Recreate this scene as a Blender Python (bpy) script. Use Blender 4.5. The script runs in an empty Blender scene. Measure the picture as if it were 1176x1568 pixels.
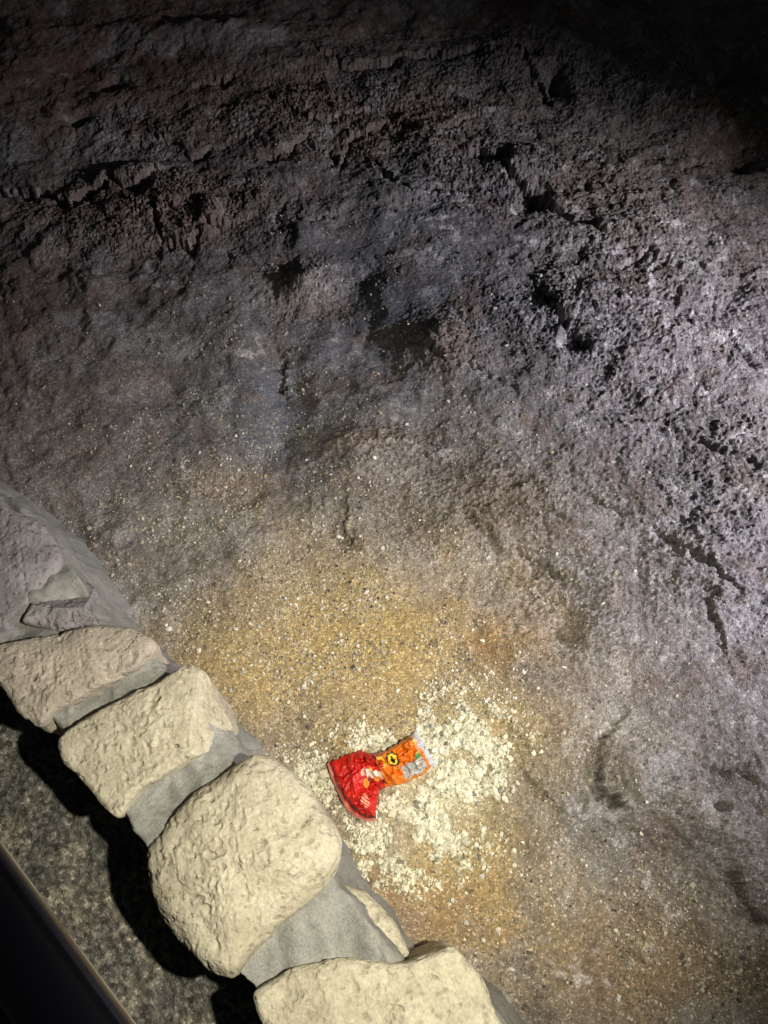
import bpy, math, numpy as np
from mathutils import Vector
D=bpy.data; C=bpy.context
rng=np.random.default_rng(7)
# ---------------------------------------------------------------- image pixels to metres
EYE=2.2; TH=math.radians(25); CS,SN=math.cos(TH),math.sin(TH)
def P(a,b,z=0.0):
    """image pixel coordinates, along the camera ray -> metres on the level z"""
    x=a/1176-.5; y=(.5-b/1568)*4/3  # a, b are image pixels, projected through the camera onto level z
    t=(EYE-z)/(CS-y*SN)
    return (x*t,(SN+y*CS)*t)
# ---------------------------------------------------------------- noise
PERM=rng.permutation(256).astype(np.int32)
ANG=rng.random(256)*2*np.pi; GX=np.cos(ANG).astype(np.float32); GY=np.sin(ANG).astype(np.float32)
R1=rng.random(256).astype(np.float32); R2=rng.random(256).astype(np.float32); R3=rng.random(256).astype(np.float32)
def hsh(i,j,s): return PERM[(PERM[(i+s*37)&255]+j+s*11)&255]
def pn(x,y,s=0):
    xi=np.floor(x).astype(np.int32); yi=np.floor(y).astype(np.int32)
    fx=(x-xi).astype(np.float32); fy=(y-yi).astype(np.float32)
    u=fx*fx*fx*(fx*(fx*6-15)+10); v=fy*fy*fy*(fy*(fy*6-15)+10)
    def g(a,b):
        h=hsh(xi+a,yi+b,s); return GX[h]*(fx-a)+GY[h]*(fy-b)
    n0=g(0,0)*(1-u)+g(1,0)*u; n1=g(0,1)*(1-u)+g(1,1)*u
    return (n0*(1-v)+n1*v)*1.5
def fbm(x,y,f,o=4,s=0,gain=.5):
    r=0;a=1;t=0
    for k in range(o):
        r=r+a*pn(x*f+k*17.3,y*f-k*9.1,s+k); t+=a; a*=gain; f*=2.03
    return r/t*1.4
def ridged(x,y,f,o=4,s=0):
    r=0;a=1;t=0
    for k in range(o):
        r=r+a*(1-2*np.abs(pn(x*f+k*7.3,y*f-k*3.1,s+k))); t+=a;a*=.5;f*=2.03
    return r/t
def worley(x,y,s=0):
    xi=np.floor(x).astype(np.int32); yi=np.floor(y).astype(np.int32)
    f1=np.full(x.shape,9.,np.float32); f2=f1.copy(); cid=np.zeros(x.shape,np.int32)
    for a in (-1,0,1):
        for b in (-1,0,1):
            h=hsh(xi+a,yi+b,s)
            d=np.sqrt((xi+a+R1[h]-x)**2+(yi+b+R2[h]-y)**2).astype(np.float32)
            m=d<f1
            f2=np.where(m,f1,np.minimum(f2,d)); cid=np.where(m,h,cid); f1=np.where(m,d,f1)
    return f1,f2,R3[cid]
def sst(a,b,x):
    t=np.clip((x-a)/(b-a),0,1); return t*t*(3-2*t)
def blob(X,Y,px,py,rx,ry,warp=None):
    cx,cy=P(px,py); ex,_=P(px+rx,py); _,ty=P(px,max(py-ry,-300)); _,by=P(px,py+ry)
    rx=ex-cx; ry=(ty-by)/2
    q=((X-cx)/rx)**2+((Y-cy)/ry)**2
    if warp is not None: q=q*(1+warp)
    return np.exp(-np.maximum(q,0)*1.1)
# ---------------------------------------------------------------- mesh helpers
def mesh_from(name,V,F,col=None,mat=None,parent=None,smooth=True):
    me=D.meshes.new(name); V=np.asarray(V,np.float32); F=np.asarray(F,np.int32)
    n=F.shape[1]
    me.vertices.add(len(V)); me.vertices.foreach_set('co',V.ravel())
    me.loops.add(F.size); me.loops.foreach_set('vertex_index',F.ravel())
    me.polygons.add(len(F)); me.polygons.foreach_set('loop_start',np.arange(0,F.size,n,dtype=np.int32))
    me.polygons.foreach_set('loop_total',np.full(len(F),n,np.int32))
    me.update(calc_edges=True)
    if smooth: me.shade_smooth()
    else: me.shade_flat()
    if col is not None:
        c=np.ones((len(V),4),np.float32); c[:,:col.shape[1]]=col
        at=me.color_attributes.new('Col','FLOAT_COLOR','POINT'); at.data.foreach_set('color',c.ravel())
    o=D.objects.new(name,me); C.collection.objects.link(o)
    if mat: me.materials.append(mat)
    if parent: o.parent=parent
    return o
def gridfaces(nr,nc,wrap=False):
    i=np.arange(nr-1)[:,None]; j=np.arange(nc if wrap else nc-1)[None,:]
    j2=(j+1)%nc
    return np.stack([i*nc+j,i*nc+j2,(i+1)*nc+j2,(i+1)*nc+j],-1).reshape(-1,4)
def empty(name):
    e=D.objects.new(name,None); C.collection.objects.link(e); return e
# ---------------------------------------------------------------- materials
def newmat(name,rough=.9,spec=.3):
    m=D.materials.new(name); m.use_nodes=True; nt=m.node_tree; b=nt.nodes['Principled BSDF']
    b.inputs['Roughness'].default_value=rough; b.inputs['Specular IOR Level'].default_value=spec
    return m,nt,b
def N(nt,t,**k):
    n=nt.nodes.new(t)
    for a,v in k.items():
        if a in n.inputs: n.inputs[a].default_value=v
        else: setattr(n,a,v)
    return n
def MR(nt,a,b_,c,d,src):
    r=N(nt,'ShaderNodeMapRange')
    for i,v in zip((1,2,3,4),(a,b_,c,d)): r.inputs[i].default_value=v
    nt.links.new(src,r.inputs[0]); return r.outputs[0]
def earth_mat(name,fine=260,bump=.5,var=.35,speck=.5,dist=.004,rough=.92,spec=.25):
    m,nt,b=newmat(name,rough,spec); L=nt.links
    o=N(nt,'ShaderNodeTexCoord').outputs['Object']
    c=N(nt,'ShaderNodeVertexColor'); c.layer_name='Col'; src=c.outputs['Color']
    n1=N(nt,'ShaderNodeTexNoise',Scale=fine*.25,Detail=5.0,Roughness=.72); L.new(o,n1.inputs['Vector'])
    mul=N(nt,'ShaderNodeVectorMath',operation='SCALE'); L.new(src,mul.inputs[0]); L.new(MR(nt,.3,.7,1-var,1+var,n1.outputs[0]),mul.inputs['Scale'])
    v=N(nt,'ShaderNodeTexVoronoi',Scale=fine*.8); L.new(o,v.inputs['Vector'])
    sep=N(nt,'ShaderNodeSeparateColor'); L.new(v.outputs['Color'],sep.inputs[0])
    hi=MR(nt,.78,.97,1,1+speck*1.6,sep.outputs[0]); lo=MR(nt,0,.25,1-.7*speck,1,sep.outputs[1])
    k=N(nt,'ShaderNodeMath',operation='MULTIPLY'); L.new(hi,k.inputs[0]); L.new(lo,k.inputs[1])
    m2=N(nt,'ShaderNodeVectorMath',operation='SCALE'); L.new(mul.outputs[0],m2.inputs[0]); L.new(k.outputs[0],m2.inputs['Scale'])
    L.new(m2.outputs[0],b.inputs['Base Color'])
    a2=N(nt,'ShaderNodeMath',operation='MULTIPLY_ADD'); a2.inputs[1].default_value=-.5; L.new(v.outputs['Distance'],a2.inputs[0]); L.new(n1.outputs[0],a2.inputs[2])
    bp=N(nt,'ShaderNodeBump',Strength=bump,Distance=dist); L.new(a2.outputs[0],bp.inputs['Height']); L.new(bp.outputs[0],b.inputs['Normal'])
    return m
def rock_mat(name,base,base2,pit=1.0,scale=1.0,rough=.9):
    m,nt,b=newmat(name,rough,.2); L=nt.links
    o=N(nt,'ShaderNodeTexCoord').outputs['Object']
    n1=N(nt,'ShaderNodeTexNoise',Scale=14*scale,Detail=7.0,Roughness=.65); L.new(o,n1.inputs['Vector'])
    n2=N(nt,'ShaderNodeTexNoise',Scale=130*scale,Detail=4.0,Roughness=.7); L.new(o,n2.inputs['Vector'])
    n3_=N(nt,'ShaderNodeTexNoise',Scale=48*scale,Detail=2.0,Roughness=.5); L.new(o,n3_.inputs['Vector'])
    mx=N(nt,'ShaderNodeMix',data_type='RGBA'); mx.inputs[6].default_value=(*base,1); mx.inputs[7].default_value=(*base2,1)
    L.new(MR(nt,.38,.64,0,1,n1.outputs[0]),mx.inputs[0])
    pitm=MR(nt,.30,.44,0,1,n3_.outputs[0])
    s=N(nt,'ShaderNodeVectorMath',operation='SCALE'); L.new(mx.outputs[2],s.inputs[0])
    k=N(nt,'ShaderNodeMath',operation='MULTIPLY'); L.new(MR(nt,.25,.75,.72,1.28,n2.outputs[0]),k.inputs[0]); L.new(MR(nt,0,1,1-.25*pit,1,pitm),k.inputs[1])
    L.new(k.outputs[0],s.inputs['Scale']); L.new(s.outputs[0],b.inputs['Base Color'])
    a=N(nt,'ShaderNodeMath',operation='MULTIPLY_ADD'); a.inputs[1].default_value=.9*pit; L.new(pitm,a.inputs[0]); L.new(n2.outputs[0],a.inputs[2])
    bp=N(nt,'ShaderNodeBump',Strength=.8,Distance=.004); L.new(a.outputs[0],bp.inputs['Height']); L.new(bp.outputs[0],b.inputs['Normal'])
    return m
# ================================================================ GROUND
xs=np.arange(-2.0,2.15,.0040); ys=[-.6]
while ys[-1]<4.1: ys.append(ys[-1]+.0033+.0008*max(ys[-1],0))
ys=np.array(ys)
def skirt(n,d0):  return np.cumsum(d0*1.25**np.arange(n))
sk=skirt(32,.012)
xs=np.concatenate([xs[0]-sk[::-1],xs,xs[-1]+sk]); ys=np.concatenate([ys[0]-sk[::-1],ys,ys[-1]+sk])
X,Y=np.meshgrid(xs,ys); X=X.astype(np.float32);Y=Y.astype(np.float32); shp=X.shape
W1=fbm(X,Y,2.2,4,3); W2=fbm(X,Y,2.2,4,9); W3=fbm(X,Y,9,3,21); W4=fbm(X,Y,9,3,31); W5=fbm(X,Y,45,2,101); W6=fbm(X,Y,45,2,111)
Xw=X+.06*W1+.014*W3; Yw=Y+.06*W2+.014*W4
# flow direction of the crust (down to the right): stretched coordinates
ca,sa=math.cos(math.radians(-38)),math.sin(math.radians(-38))
Fu=(Xw*ca+Yw*sa)*.55; Fv=-Xw*sa+Yw*ca
def reg(l): 
    m=0
    for q in l:
        a=q[4] if len(q)>4 else 1
        m=np.maximum(m,a*blob(Xw,Yw,*q[:4],warp=.5*W2))
    return np.clip(m,0,1)
rough=reg([(1020,430,230,220),(1130,760,200,230,.9),(880,280,170,90),(1000,600,180,150,.9),(1080,1230,200,160,.35),(1120,150,200,100,.8)])
plate=reg([(560,170,260,70),(240,320,190,60,.9),(800,110,130,60),(700,250,150,60,.8),(480,430,90,50,.6),(690,540,80,60,.7),(760,780,140,70,.8),(860,920,120,90,.8),(870,500,90,60,.9),(1000,1220,140,90,.5),(1130,1350,90,120,.6),(600,700,100,40,.8),(530,800,40,50,.5),(230,200,120,50,.5)])
sand=reg([(560,1000,260,170),(420,1010,200,140,.9),(700,1330,150,130,.9),(620,1170,230,130,.9)])
smth=reg([(600,450,170,130,.8),(420,650,200,160,.7),(750,400,90,60,.8),(950,1060,160,110,.7),(200,600,200,200,.6)])*(1-.8*rough)*(1-.7*plate)
pile=reg([(665,1200,75,95),(690,1115,45,30,.7),(590,1310,60,35,.5)])
Z=np.zeros(shp,np.float32)
Z+=.045*fbm(X,Y,1.1,3,41)+.024*fbm(X,Y,3.6,4,51)*(1-.6*sand)
lowf=(1-.88*sand)*(1-.62*smth)
Z+=lowf*(.011*fbm(Xw,Yw,9,6,61,.58)+.006*ridged(Fu,Fv,14,4,71))
tf=fbm(Fu*1.3+.02*W5,Fv*1.1+.02*W6,3.4,7,161,.58)
k=tf*7.5; fr=k-np.floor(k); terr=np.floor(k)+sst(0,.11,fr)-.5*np.exp(-(fr/.10)**2)
Z+=(plate*1.7+.7*rough+.14*(1-sand)*(1-smth))*.0115*(terr-k*.72)
k2=fbm(Fu*1.2+.01*W5,Fv+.01*W6,8.5,5,171,.6)*6; fr2=k2-np.floor(k2); terr2=np.floor(k2)+sst(0,.16,fr2)-.4*np.exp(-(fr2/.12)**2)
Z+=(plate*.7+.8*rough+.03)*.0066*(terr2-k2*.6)
f1,f2,cr=worley(Fu*38+1.6*W3,Fv*32+1.6*W4,5)
Z+=rough*(.012*(1-f1*1.15)*(.4+.8*cr))
g1,g2,gr=worley(X*78+W3*2,Y*78+W4*2,8)
Z+=(.0050*rough+.0010+.0018*sand)*(1-g1*1.3)*(.1+1.2*gr)
Z+=rough*(.012*fbm(X,Y,9,5,91,.6)+.007*ridged(Fu,Fv,9,4,95))
def bump(px,py,rx,ry,h):
    global Z; Z+=h*blob(Xw,Yw,px,py,rx,ry)
for b in [(470,430,40,28,.06),(690,530,45,35,.04),(800,255,60,25,.04),(570,700,60,25,.03),(430,640,60,110,-.040),(515,490,90,80,-.03),(480,560,35,70,.025),(380,620,30,60,.02),(560,620,40,60,.02),
          (620,600,90,60,.03),(620,480,50,40,.02),(340,560,80,90,.04),(290,650,50,90,-.02),(860,480,30,50,.03),(900,700,120,100,.035),(780,780,90,50,.03),
          (1000,470,160,120,.05),(1180,900,150,200,.05),(990,1190,90,90,.04),(800,970,60,50,.03),(640,1060,120,60,-.01),
          (1100,110,40,22,-.10),(1130,225,35,25,-.09),(1113,1238,10,9,-.07),(172,128,30,9,-.05),(117,178,18,9,-.05),(845,120,18,26,-.10),(808,80,14,12,-.07),(780,90,50,22,.04),
          (880,1200,60,100,.02),(1120,1400,90,80,.03),(870,960,20,26,-.045),(750,640,60,60,.025),(250,480,110,60,.025),(200,420,60,60,-.02),(820,310,22,14,-.07),(765,245,14,10,-.06),(425,236,14,7,-.04),(590,175,14,8,-.04),(870,535,18,10,-.055),
          (330,60,160,25,.06),(500,100,120,20,.05),(860,860,60,40,.03),(930,900,40,80,.03),(960,1190,34,50,.03),(200,270,60,14,.04),(310,340,30,20,.035),(180,430,60,25,.03),(470,360,30,20,.03),(640,350,60,30,.02)]:
    bump(*b)
cracks=[([(-20,285),(60,288),(105,305),(130,288),(165,273),(190,290),(240,268)],.012,.065,.035),
 ([(240,320),(250,365),(290,372),(300,350),(330,342)],.010,.050,.03),
 ([(415,238),(470,215),(520,248),(540,205),(600,185),(575,160)],.009,.045,.026),
 ([(500,90),(530,112),(640,84),(700,82),(790,82),(815,110),(845,150)],.010,.055,.03),
 ([(700,235),(760,245),(800,290),(850,330),(905,358)],.010,.055,.03),
 ([(590,262),(625,297),(700,290)],.007,.038,.024),
 ([(430,545),(438,590)],.006,.028,.02),([(648,540),(680,562),(745,584)],.006,.026,.020),([(840,480),(855,525),(900,542)],.009,.042,.022),
 ([(930,1128),(910,1160),(912,1205),(935,1226)],.008,.055,.028),([(1120,1340),(1140,1385),(1190,1430)],.010,.060,.028),
 ([(815,1185),(830,1215),(862,1240)],.006,.030,.018),([(1010,1262),(1080,1328),(1120,1340)],.005,.026,.016),
 ([(722,792),(760,832)],.006,.030,.018),([(800,850),(850,882)],.006,.024,.016),([(530,772),(525,820),(547,832)],.006,.026,.016),
 ([(410,150),(480,190),(560,170),(640,200)],.007,.034,.018),([(1060,670),(1110,690),(1176,720)],.008,.035,.02),([(1040,260),(1090,240)],.008,.035,.02),
 ([(600,690),(650,700)],.006,.02,.018),([(905,770),(950,785)],.006,.026,.014),([(1000,820),(1060,850),(1100,890)],.006,.028,.014),
 ([(1100,1180),(1140,1195)],.006,.024,.014),([(480,345),(505,330)],.006,.024,.016),([(1020,640),(970,650)],.006,.024,.014),([(700,190),(740,175)],.006,.026,.016),([(310,130),(360,118)],.007,.025,.018),([(250,210),(300,240),(330,225)],.007,.026,.02),([(950,420),(985,400),(1010,420)],.007,.03,.015),([(1120,520),(1150,560)],.007,.03,.015),([(1080,930),(1095,990)],.006,.026,.014)]
Xc=X+.026*W3+.012*W5; Yc=Y+.026*W4+.012*W6
for pts,w,dep,lip in cracks:
    w*=.75
    pp=[P(*p) for p in pts]
    ax=np.array(pp); lo=ax.min(0)-.35; hi=ax.max(0)+.35
    j0,j1=np.searchsorted(xs,[lo[0],hi[0]]); i0,i1=np.searchsorted(ys,[lo[1],hi[1]])
    sx=Xc[i0:i1,j0:j1]; sy=Yc[i0:i1,j0:j1]; best=np.full(sx.shape,9.); side=np.zeros(sx.shape)
    for k_ in range(len(pp)-1):
        a=np.array(pp[k_]);b=np.array(pp[k_+1]);d=b-a;ll=d@d
        t=np.clip(((sx-a[0])*d[0]+(sy-a[1])*d[1])/ll,0,1)
        ddx=sx-a[0]-t*d[0]; ddy=sy-a[1]-t*d[1]; dd=np.sqrt(ddx**2+ddy**2)
        s=d[0]*ddy-d[1]*ddx; m=dd<best; best=np.where(m,dd,best); side=np.where(m,np.sign(s),side)
    w3=W3[i0:i1,j0:j1]; w4=W4[i0:i1,j0:j1]
    ww=w*(.45+1.8*np.abs(w3)); am=np.clip(.9+1.3*w4,.35,1.4)
    Z[i0:i1,j0:j1]+=(am*(-dep*np.exp(-(best/ww)**2)-lip*.7*(side<0)*np.exp(-best/.04)+lip*.35*(side>0)*np.exp(-best/.08))).astype(np.float32)
a=np.array(P(-60,0));b=np.array(P(820,-160)); d=(b-a)/np.linalg.norm(b-a); dist=-(d[1]*(X-a[0])-d[0]*(Y-a[1]))+.12*W1
Z-=.15*np.clip(dist,0,3)*sst(0,.5,dist)
Z+=pile*(.012+.006*(1-f1))
Z=np.clip(Z,-1.5,.5)
wa=np.array(P(-60,990)); wb=np.array(P(430,1568)); d=(wb-wa)/np.linalg.norm(wb-wa); dw=(d[1]*(X-wa[0])-d[0]*(Y-wa[1]))
Z-=.25*sst(-.05,.1,dw)
foot=np.exp(-np.maximum(-dw-.12,0)**2/.02)*sst(-.6,-.1,-np.abs(dw)); Z+=.03*foot*(dw<0)
# ---------- albedo
def lay(col,c,m):
    m=np.clip(m,0,1)[...,None]; return col*(1-m)+np.array(c,np.float32)*m
col=np.empty(shp+(3,),np.float32); col[:]=(.185,.168,.158)
def cm(l,wv=.8): 
    m=0
    for q in l:
        m=np.maximum(m,(q[4] if len(q)>4 else 1)*blob(Xw,Yw,*q[:4],warp=wv*W1))
    return m
col=lay(col,(.13,.082,.068),cm([(150,80,350,160),(700,10,400,70,.8),(60,450,120,200,.6)]))
col=lay(col,(.130,.136,.158),cm([(600,450,260,200),(420,640,180,150,.9),(760,330,130,90,.8)])*.95)
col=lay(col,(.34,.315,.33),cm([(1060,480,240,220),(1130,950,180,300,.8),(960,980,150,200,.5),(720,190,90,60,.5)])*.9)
col=lay(col,(.42,.31,.14),cm([(540,980,250,150),(400,1010,180,130,.9),(700,1330,150,150,.95),(640,1120,220,110)]))
col=lay(col,(.31,.205,.105),cm([(600,1390,180,90,.8),(760,990,60,50),(820,960,70,50,.7),(1000,1480,180,90,.6)]))
col=lay(col,(.25,.185,.14),cm([(470,430,70,40),(560,180,230,60,.8),(240,320,200,60,.7),(560,695,90,30,.8),(1000,300,200,110,.6),(350,740,80,40,.8),(690,545,50,50,.6),(780,770,110,60,.6),(1130,200,100,90,.9)])*.9)
patch=sst(.08,.5,fbm(Xw,Yw,3.2,6,121,.6)); col=lay(col,(.33,.325,.335),patch*.5*(1-sand))
patch=sst(.12,.45,fbm(Xw,Yw,5,6,131,.6)); col=lay(col,(.19,.135,.11),patch*.5*(1-.6*sand))
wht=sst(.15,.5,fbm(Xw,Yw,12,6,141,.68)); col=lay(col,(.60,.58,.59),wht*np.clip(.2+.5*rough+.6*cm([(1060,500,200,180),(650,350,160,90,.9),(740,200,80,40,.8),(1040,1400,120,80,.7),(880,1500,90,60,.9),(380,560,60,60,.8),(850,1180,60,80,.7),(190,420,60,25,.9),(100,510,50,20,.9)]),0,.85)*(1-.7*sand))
dk=sst(.10,.6,fbm(Xw,Yw,7,6,151,.62)); col=lay(col,(.085,.075,.07),dk*.55*(1-.75*sand)*(1-.85*cm([(560,450,260,200)])))
col=lay(col,(.42,.40,.37),(1-sand)*.25*sst(.2,.5,tf))
col=lay(col,(.54,.50,.35),np.clip(pile*(.75+.9*W3),0,.9))
col*= (1+.30*(gr-.5)*(.6+rough))[...,None]
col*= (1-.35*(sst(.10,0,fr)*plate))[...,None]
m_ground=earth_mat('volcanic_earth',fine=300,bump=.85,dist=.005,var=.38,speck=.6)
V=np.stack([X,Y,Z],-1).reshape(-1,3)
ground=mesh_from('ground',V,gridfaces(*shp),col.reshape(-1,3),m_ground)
def hgt(x,y):
    j=np.clip(np.searchsorted(xs,x),1,len(xs)-1); i=np.clip(np.searchsorted(ys,y),1,len(ys)-1); return Z[i,j]
# ================================================================ PEBBLES
ph=(1+5**.5)/2
ICO=np.array([(-1,ph,0),(1,ph,0),(-1,-ph,0),(1,-ph,0),(0,-1,ph),(0,1,ph),(0,-1,-ph),(0,1,-ph),(ph,0,-1),(ph,0,1),(-ph,0,-1),(-ph,0,1)])/1.9
ICF=np.array([(0,11,5),(0,5,1),(0,1,7),(0,7,10),(0,10,11),(1,5,9),(5,11,4),(11,10,2),(10,7,6),(7,1,8),(3,9,4),(3,4,2),(3,2,6),(3,6,8),(3,8,9),(4,9,5),(2,4,11),(6,2,10),(8,6,7),(9,8,1)])
def scatter(name,x,y,size,cols,mat,sink=.25,zfun=hgt):
    n=len(x); z=zfun(x,y)
    v=np.repeat(ICO[None],n,0)*(1+rng.normal(0,.24,(n,12,1)))
    v*= (rng.uniform(.6,1.3,(n,1,3)))
    an=rng.random(n)*6.283; ca,sa=np.cos(an),np.sin(an)
    vx=v[:,:,0]*ca[:,None]-v[:,:,1]*sa[:,None]; vy=v[:,:,0]*sa[:,None]+v[:,:,1]*ca[:,None]; vz=v[:,:,2]*.75
    v=np.stack([vx,vy,vz],-1)*size[:,None,None]
    v+=np.stack([x,y,z+size*(.5-sink)],-1)[:,None,:]
    F=(ICF[None]+12*np.arange(n)[:,None,None]).reshape(-1,3)
    return mesh_from(name,v.reshape(-1,3),F,np.repeat(cols,12,0),mat,smooth=False)
m_peb=earth_mat('pebble_stone',fine=350,bump=.3,var=.2,speck=.15,dist=.002)
def pts_blob(n,l):
    out=[]
    w=np.array([q[4] for q in l],float); w/=w.sum()
    for q,k in zip(l,rng.multinomial(n,w)):
        cx,cy=P(q[0],q[1]); ex,_=P(q[0]+q[2],q[1]); _,ty=P(q[0],q[1]-q[3]); _,by=P(q[0],q[1]+q[3])
        out.append(np.stack([cx+rng.normal(0,(ex-cx)*.6,k),cy+rng.normal(0,(ty-by)*.3,k)],-1))
    return np.concatenate(out)
def clump(p,f,s,thr):
    m=fbm(p[:,0],p[:,1],f,3,s)+rng.normal(0,.09,len(p)); return p[m>thr]
p=pts_blob(46000,[(480,900,300,200,5),(350,850,200,200,2),(600,1050,300,150,3),(1050,1450,170,130,2.5),(780,1350,200,170,1.5),(1050,560,220,300,3),(450,560,400,280,2.4),(300,680,200,200,1.2),(900,800,350,300,1.5),(700,400,300,200,1)])
p=clump(p,5,501,-.08)
n=len(p); sz=np.clip(rng.lognormal(math.log(.0019),.5,n),.0009,.0075)
tone=rng.choice(4,n,p=[.42,.30,.19,.09]); base=np.array([(.40,.35,.26),(.26,.22,.165),(.62,.59,.53),(.09,.08,.075)])[tone]*rng.uniform(.8,1.2,(n,1))
scatter('gravel',p[:,0],p[:,1],sz,base,m_peb)
p=pts_blob(32000,[(685,1180,75,105,9),(705,1100,60,32,2.6),(470,1195,45,40,2.4),(590,1315,80,45,3.2),(560,1135,60,25,1.3),(650,1220,190,170,2.0),(740,1150,55,60,1.4),(640,1270,60,50,2.6),(540,1300,50,50,1.5)])
p=clump(p,11,521,.0)
n=len(p); cx,cy=P(670,1195); dd_=np.hypot(p[:,0]-cx,p[:,1]-cy)
sz=np.clip(rng.lognormal(math.log(.0025),.70,n),.0009,.0105)*np.where(dd_>.17,.7,1.0)
tone=np.where(rng.random(n)<.07,.4,1.0)
scatter('stone_chippings',p[:,0],p[:,1],sz,np.array((.74,.71,.56))*(rng.uniform(.65,1.08,n)*tone)[:,None],m_peb,sink=.1)
# ================================================================ WALL
m_stone=rock_mat('limestone',(.59,.545,.43),(.45,.405,.31))
m_stone_falloff=rock_mat('limestone_pink_falloff',(.52,.46,.39),(.40,.35,.30))  # limestone again, with the pinkish light falloff put into its colour
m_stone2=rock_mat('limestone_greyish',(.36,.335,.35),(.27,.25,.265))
m_mortar=rock_mat('mortar',(.36,.36,.34),(.26,.26,.245),pit=.35,scale=1.4)
wall=empty('stone_wall')
def n3(p,f,s):
    return (pn(p[:,0]*f+p[:,2]*f*.7,p[:,1]*f-p[:,2]*f*.4,s)+pn(p[:,1]*f+p[:,2]*f*.9+31,p[:,2]*f-p[:,0]*f*.5,s+5)+pn(p[:,2]*f+11,p[:,0]*f+p[:,1]*f*.3,s+9))/1.7
def smooth_closed(pp,n,it=5):
    pp=np.array(pp); m=len(pp)
    seg=np.linalg.norm(np.roll(pp,-1,0)-pp,axis=1); cum=np.concatenate([[0],np.cumsum(seg)])
    t=np.linspace(0,cum[-1],n,endpoint=False); k=np.searchsorted(cum,t,side='right')-1; f=(t-cum[k])/seg[k]
    q=pp[k]*(1-f[:,None])+pp[(k+1)%m]*f[:,None]
    for _ in range(it): q=(np.roll(q,1,0)+2*q+np.roll(q,-1,0))/4
    return q
def stone(name,pts,zt,zb=.0,edge=.035,dome=.02,planes=(),mat=None,seed=1,rgh=1.0,n=300,it=40,big=1.0):
    out=smooth_closed([P(a,b,zt-.02) for a,b in pts],n,it)
    c=out.mean(0); rel=out-c; R=np.linalg.norm(rel,axis=1)
    rows=[]
    for s in np.linspace(0.001,1,56):
        rr=1-edge/R; x=c+rel*(s*rr)[:,None]; rows.append(np.c_[x,np.full(n,zt+dome*(1-s**2.0))])
    for a_ in np.linspace(0,math.pi/2,16)[1:]:
        rr=1-edge/R*(1-math.sin(a_)); x=c+rel*rr[:,None]; rows.append(np.c_[x,np.full(n,zt-edge*(1-math.cos(a_)))])
    for h in np.linspace(0,1,34)[1:]:
        x=c+rel*(1-.10*h); rows.append(np.c_[x,np.full(n,(zt-edge)*(1-h)+zb*h)])
    p=np.concatenate(rows)
    for (px,py,gx,gy,dz) in planes:
        q=np.array(P(px,py,zt)); lim=zt+dz-(gx*(p[:,0]-q[0])+gy*(p[:,1]-q[1])); m=p[:,2]>zb+.05
        p[:,2]=np.where(m,np.minimum(p[:,2],np.maximum(lim,zb+.05)),p[:,2])
    dr=p.copy(); dr[:,:2]-=c; dr[:,2]-=(zt-.16); dr/=np.linalg.norm(dr,axis=1)[:,None]+1e-6
    a=(n3(p,6,seed)*.010+n3(p,15,seed+3)*.007)*big
    nn=n3(p,40,seed+7); n4=n3(p,75,seed+11)
    a+=(nn*.0022-np.maximum(nn-.30,0)*.012-np.maximum(n4-.35,0)*.009)*rgh+n3(p,120,seed+13)*.0011*rgh
    p+=dr*a[:,None]
    return mesh_from(name,p,gridfaces(len(rows),n,True),None,mat or m_stone,wall)
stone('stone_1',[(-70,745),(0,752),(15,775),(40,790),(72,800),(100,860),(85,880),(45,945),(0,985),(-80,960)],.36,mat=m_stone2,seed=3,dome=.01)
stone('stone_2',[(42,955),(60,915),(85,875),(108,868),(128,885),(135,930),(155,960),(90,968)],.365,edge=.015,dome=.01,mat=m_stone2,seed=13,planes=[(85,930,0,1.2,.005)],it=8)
stone('stone_3',[(-40,1000),(10,988),(60,975),(130,958),(200,958),(244,988),(215,1024),(135,1060),(85,1088),(62,1118),(32,1094),(0,1048),(-40,1030)],.385,edge=.018,dome=.008,seed=23,it=14,mat=m_stone_falloff)
stone('stone_4',[(84,1134),(150,1088),(230,1052),(290,1018),(320,1030),(335,1085),(352,1125),(285,1167),(215,1209),(182,1256),(150,1228),(100,1174)],.385,edge=.018,dome=.008,seed=33,planes=[(300,1080,1.9,0,.0)],it=14)
stone('stone_5',[(385,1150),(430,1168),(480,1212),(522,1280),(518,1330),(486,1370),(432,1412),(385,1465),(355,1515),(310,1490),(252,1418),(218,1345),(222,1290),(262,1240),(318,1195)],.40,edge=.06,dome=.028,seed=43,rgh=1.4,it=90,n=380,big=.9)
stone('stone_6',[(383,1522),(440,1480),(530,1464),(620,1478),(692,1448),(738,1495),(750,1530),(790,1600),(780,1700),(520,1720),(430,1620)],.385,edge=.02,dome=.015,seed=53,it=10)
stone('stone_7',[(500,1350),(560,1365),(605,1410),(628,1462),(600,1520),(500,1500),(470,1400)],.27,edge=.03,dome=.01,seed=63)
stone('stone_8',[(290,1035),(330,1055),(357,1110),(345,1160),(290,1160),(270,1090)],.27,edge=.03,dome=.0,seed=73)
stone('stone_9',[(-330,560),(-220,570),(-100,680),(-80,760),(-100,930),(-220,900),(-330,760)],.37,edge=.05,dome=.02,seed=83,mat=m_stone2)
stone('stone_10',[(810,1640),(900,1620),(1010,1700),(1040,1830),(900,1900),(760,1880),(790,1740)],.38,edge=.05,dome=.02,seed=93)
pit=[(-330,520),(-160,640),(0,738),(60,785),(112,855),(160,945),(250,1008),(272,1045),(345,1115),(372,1170),(420,1220),(505,1300),(525,1350),(590,1420),(625,1480),(700,1500),(770,1560),(860,1660),(1040,1840)]
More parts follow.
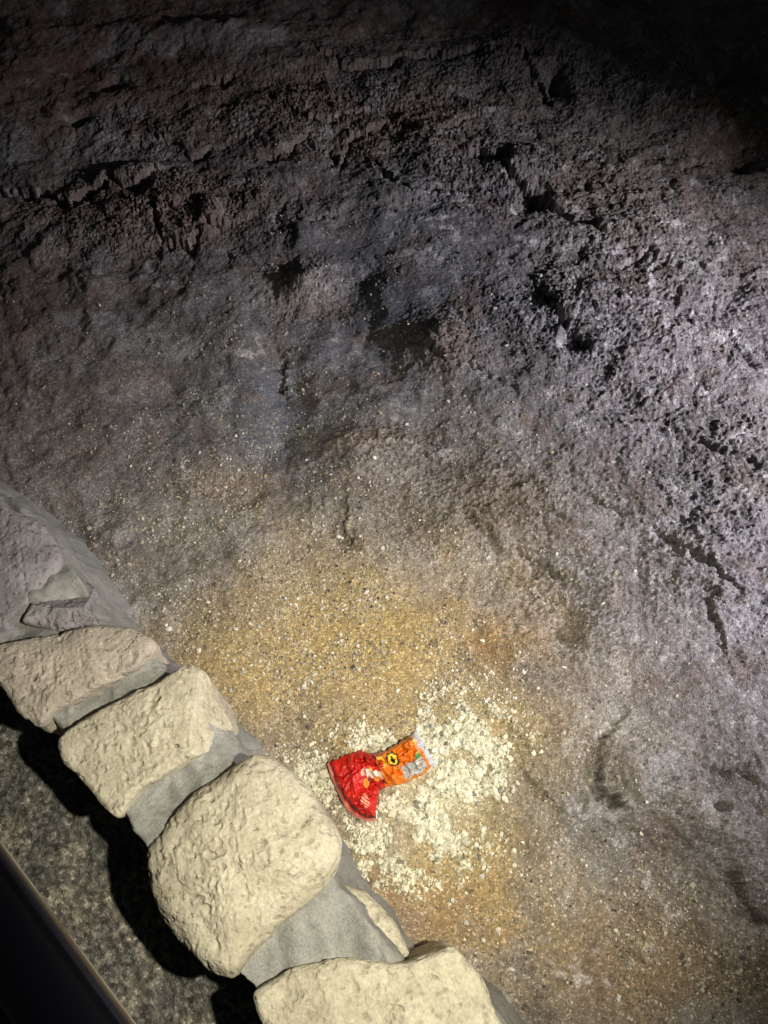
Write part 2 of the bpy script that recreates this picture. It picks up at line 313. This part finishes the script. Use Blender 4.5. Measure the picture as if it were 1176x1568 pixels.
wlk=[(-480,760),(-300,900),(-120,960),(-50,1010),(0,1035),(50,1090),(75,1105),(105,1140),(165,1222),(205,1262),(225,1300),(250,1370),(300,1440),(355,1485),(385,1500),(420,1560),(520,1690),(640,1800),(800,1960)]
def resamp(pp,n):
    pp=np.array([P(a,b,.30) for a,b in pp]); t=np.linspace(0,len(pp)-1,n); q=np.stack([np.interp(t,np.arange(len(pp)),pp[:,k]) for k in (0,1)],-1)
    for _ in range(6): q[1:-1]=(q[:-2]+2*q[1:-1]+q[2:])/4
    return q
nL=700; A=resamp(pit,nL); B=resamp(wlk,nL)
rows=[]
for s,z in [(-.12,-.1),(-.10,.0),(-.07,.08),(-.04,.14),(-.015,.2),(0,.24),(.01,.27),(.03,.30)]+[(v,.340) for v in np.linspace(.05,.95,46)]+[(.97,.31),(.985,.28),(.99,.24),(.985,.18),(.97,.1),(.96,.0),(.95,-.2)]:
    rows.append(np.c_[A*(1-s)+B*s,np.full(nL,z)])
p=np.concatenate(rows); p[:,2]+=n3(p,9,201)*.026+n3(p,24,205)*.010; p[:,0]+=n3(p,14,211)*.014; p[:,1]+=n3(p,14,221)*.014
p+=n3(p,80,231)[:,None]*.0018
mesh_from('mortar_core',p,gridfaces(len(rows),nL),None,m_mortar,wall)
# ================================================================ WALKWAY
gx=np.linspace(-3.2,.9,760)
wb_=resamp(wlk,400); order=np.argsort(wb_[:,0]); ye=np.interp(gx,wb_[order,0],wb_[order,1])
T=np.linspace(0,1,620)[:,None]**1.7
WX=np.repeat(gx[None],620,0); WY=(ye+.06)[None]-T*2.6
f1w,f2w,crw=worley(WX*95,WY*95,6); h1,h2,h3=worley(WX*42,WY*42,16)
WZ=.06+.018*fbm(WX,WY,5,4,301)+.006*(1-f1w)*crw+.012*np.maximum(0,h3-.6)*(1-h1*1.6).clip(0)+.004*fbm(WX,WY,40,3,311)
cw=np.empty(WX.shape+(3,),np.float32); cw[:]=(.13,.125,.115)
mm=sst(-.1,.4,fbm(WX,WY,6,4,321)); cw=lay(cw,(.29,.26,.21),mm*.7); cw*=(.45+1.2*crw**1.6)[...,None]
m_walk=earth_mat('lava_gravel_path',fine=240,bump=.9,var=.45,speck=.7,dist=.006)
mesh_from('walkway',np.stack([WX,WY,WZ],-1).reshape(-1,3),gridfaces(*WX.shape)[:, ::-1],cw.reshape(-1,3),m_walk)
# ================================================================ HANDRAIL
m_rail,nt,b=newmat('black_painted_steel',.11,.6); b.inputs['Base Color'].default_value=(.006,.006,.010,1)
rail=empty('handrail'); r0=.045
q0=np.array(P(0,1290,1.3)); q1=np.array(P(205,1568,1.3)); dd=(q1-q0)/np.linalg.norm(q1-q0); nl=np.array([dd[1],-dd[0]]); 
if nl[0]>0: nl=-nl
c0=q0+nl*r0
def tube(name,a,b_,r,seg=64,rings=2):
    a=Vector(a);b_=Vector(b_);ax=(b_-a).normalized();u=ax.orthogonal().normalized();w=ax.cross(u);rows=[]
    for t in np.linspace(0,1,rings):
        c=a.lerp(b_,t); rows+= [tuple(c+u*(r*math.cos(k/seg*6.2831853))+w*(r*math.sin(k/seg*6.2831853))) for k in range(seg)]
    return mesh_from(name,rows,gridfaces(rings,seg,True),None,m_rail,rail)
e0=c0-dd*2.6; e1=c0+dd*2.4
tube('top_rail',(e0[0],e0[1],1.3),(e1[0],e1[1],1.3),r0)
for k,t in enumerate([-2.4,-1.5,1.2,2.2]):
    q=c0+dd*t; tube('post_%d'%(k+1),(q[0],q[1],-.0),(q[0],q[1],1.27),.024)
# ================================================================ SNACK BAG
secs=[((638,1118),(654,1143),(669,1168)),((614,1133),(630,1159),(645,1186)),((593,1146),(606,1173),(618,1198)),((572,1152),(583,1180),(596,1202)),
      ((550,1147),(563,1186),(580,1209)),((526,1155),(545,1205),(577,1232)),((500,1167),(531,1238),(574,1256))]
nu,nv=280,150
su=np.linspace(0,6,nu); tv=np.linspace(0,1,nv)
K=np.array([[P(*q,.03) for q in s] for s in secs])
Ku=np.stack([np.stack([np.interp(su,np.arange(7),K[:,j,k]) for k in (0,1)],-1) for j in range(3)],1)
for _ in range(14): Ku[1:-1]=(Ku[:-2]+2*Ku[1:-1]+Ku[2:])/4
t=tv[None,:,None]; l0=2*(t-.5)*(t-1); l1=-4*t*(t-1); l2=2*t*(t-.5)
XY=Ku[:,0:1]*l0+Ku[:,1:2]*l1+Ku[:,2:3]*l2
S,Tt=np.meshgrid(su/6,tv,indexing='ij')
cen=Ku.mean(1)[:,None,:]; XY=cen+(XY-cen)*(1+.06*pn(S*22,Tt*3,77)+.04*pn(S*60,Tt*3,78))[...,None]
edge=np.minimum(np.minimum(Tt,1-Tt)/.16,1)*np.minimum(np.minimum(S,1-S)/.07,1); edge=np.sqrt(np.clip(edge,0,1))
bx=S*3.2;by=Tt*1.3
r2=ridged(bx+.3*by,by,3.2,2,411)
def facets(fx,s):
    ux=bx*fx+.5*pn(bx*3,by*3,s); uy=by*fx
    b1,b2,bc=worley(ux,uy,s); hh=(bc*255).astype(int)%256
    return (bc-.5)*.030+np.sin(hh*1.7)*(ux-np.floor(ux)-.5)*.018+np.cos(hh*2.9)*(uy-np.floor(uy)-.5)*.018, b2-b1
fa,ba=facets(2.3,7); fb,bb=facets(5.0,17)
fac=fa+.4*fb
for _ in range(4):
    fac[1:-1]=(fac[:-2]+2*fac[1:-1]+fac[2:])/4; fac[:,1:-1]=(fac[:,:-2]+2*fac[:,1:-1]+fac[:,2:])/4
zt=.010+edge*(.024+fac+.004*r2+.012*np.minimum(ba,.4))
zt+=.014*np.exp(-((S-.46+.1*(Tt-.5))/.025)**2)*(.4+.6*Tt)-.010*np.exp(-((S-.53)/.02)**2)+.008*np.exp(-((S-.75-.2*Tt)/.02)**2)
zt=np.maximum(zt,.003)
g0=hgt(XY[...,0],XY[...,1]); gm=float(np.percentile(g0,65))+.004
bc_=np.empty(S.shape+(3,)); bc_[:]=(.76,.20,.012)
jit=.012*pn(S*30,Tt*14,9)
def paint(m,c): bc_[m]=c
Sj=S+jit; Tj=Tt+.03*pn(S*24,Tt*12,19)
paint(Sj>.50+.12*(Tt-.5),(.56,.014,.008))
paint((Sj<.055),(.55,.56,.60))
paint((Sj>.055)&(Sj<.085)&(Tj<.5),(.75,.5,.3))
lab=(Sj>.09)&(Sj<.30)&(Tj>.60)&(Tj<.95); paint(lab,(.62,.60,.58)); paint(lab&(np.sin(Tt*170)>.25)&(pn(S*90,Tt*40,3)>-.2),(.22,.2,.2))
paint((Sj>.09)&(Sj<.14)&(Tj>.5)&(Tj<.62),(.1,.3,.08))
paint(((Sj-.335)/.065)**2+((Tj-.32)/.20)**2<1,(.03,.02,.02)); paint(((Sj-.335)/.065)**2+((Tj-.32)/.20)**2<.55,(.92,.62,.03)); paint(((Sj-.335)/.018)**2+((Tj-.32)/.09)**2<1,(.03,.02,.02))
paint(((Sj-.46)/.05)**2+((Tj-.30)/.16)**2<1,(.75,.45,.05)); paint(((Sj-.47)/.03)**2+((Tj-.34)/.10)**2<1,(.55,.04,.02))
for (a_,b_,ra,rb,cc) in [(.52,.62,.03,.12,(.8,.55,.35)),(.56,.55,.035,.10,(.75,.72,.70)),(.59,.68,.03,.08,(.75,.30,.05)),(.64,.50,.04,.11,(.72,.66,.6)),(.66,.62,.02,.1,(.25,.03,.03)),(.60,.42,.02,.05,(.8,.35,.03)),(.72,.6,.035,.08,(.78,.4,.08)),(.53,.8,.02,.06,(.1,.02,.02)),(.7,.4,.02,.08,(.85,.7,.6))]:
    paint(((Sj-a_)/ra)**2+((Tj-b_)/rb)**2<1,cc)
paint((Sj>.80)&(Sj<.90)&(Tj>.68)&(Tj<.86)&(np.sin(S*260)>.1),(.8,.45,.3))
paint((Sj>.945)&(Sj<.965),(.12,.01,.01)); paint(Sj>.975,(.6,.2,.16))  # dark strip is a shadow edge painted into the colour; pale rim follows
top=np.concatenate([XY,(gm+zt)[...,None]],-1); bot=np.concatenate([XY,np.full(S.shape+(1,),gm+.001)],-1)
F=gridfaces(nu,nv)
idx=np.arange(nu*nv).reshape(nu,nv); ring=np.concatenate([idx[0,:],idx[1:,-1],idx[-1,-2::-1],idx[-2:0:-1,0]]); r2_=np.roll(ring,-1)
side=np.stack([ring,r2_,r2_+nu*nv,ring+nu*nv],-1)
m_bag,nt,b=newmat('foil_print',.36,.5); vc=N(nt,'ShaderNodeVertexColor'); vc.layer_name='Col'; nt.links.new(vc.outputs[0],b.inputs['Base Color'])
nz=N(nt,'ShaderNodeTexNoise',Scale=120.0,Detail=3.0); bp=N(nt,'ShaderNodeBump',Strength=.3,Distance=.003); nt.links.new(nz.outputs[0],bp.inputs['Height']); nt.links.new(bp.outputs[0],b.inputs['Normal'])
mesh_from('snack_bag',np.concatenate([top.reshape(-1,3),bot.reshape(-1,3)]),np.concatenate([F,F[:,::-1]+nu*nv,side]),np.concatenate([bc_.reshape(-1,3)]*2),m_bag)
# ================================================================ LIGHT
def spot(name,loc,tgt,power,colr,size,blend=1.0,rad=.03):
    l=D.lights.new(name,'SPOT'); l.energy=power; l.color=colr; l.spot_size=math.radians(size); l.spot_blend=blend; l.shadow_soft_size=rad
    o=D.objects.new(name,l); C.collection.objects.link(o); o.location=loc
    o.rotation_euler=(Vector(tgt)-Vector(loc)).to_track_quat('-Z','Y').to_euler(); return o
bx_,by_=P(500,1180)
spot('pit_floodlight',(.55,.0,2.05),(bx_,by_,.05),215,(1,.935,.745),76)
sx_,sy_=P(960,680)
spot('side_floodlight',(3.0,.60,1.6),(sx_,sy_,0),470,(.96,.925,1.0),66,1.0,.03)
w=D.worlds.new('World'); C.scene.world=w; w.use_nodes=True; nt=w.node_tree; bg=nt.nodes['Background']
sky=nt.nodes.new('ShaderNodeTexSky'); sky.sky_type='NISHITA'; sky.sun_disc=False; sky.sun_elevation=math.radians(2); sky.sun_rotation=math.radians(70)
nt.links.new(sky.outputs[0],bg.inputs[0]); bg.inputs[1].default_value=.015
sn=D.lights.new('sun','SUN'); sn.energy=.03; sn.angle=math.radians(.5); sn.color=(1,.9,.8); so=D.objects.new('sun',sn); C.collection.objects.link(so); so.rotation_euler=(math.radians(60),0,math.radians(70))
# ================================================================ CAMERA
cd=D.cameras.new('camera'); co=D.objects.new('camera',cd); C.collection.objects.link(co); C.scene.camera=co
co.location=(0,0,EYE); co.rotation_euler=(TH,0,0); cd.lens=27; cd.sensor_width=36; cd.clip_end=500; cd.clip_start=.05
C.scene.view_settings.view_transform='Standard'; C.scene.view_settings.look='None'; C.scene.view_settings.exposure=0
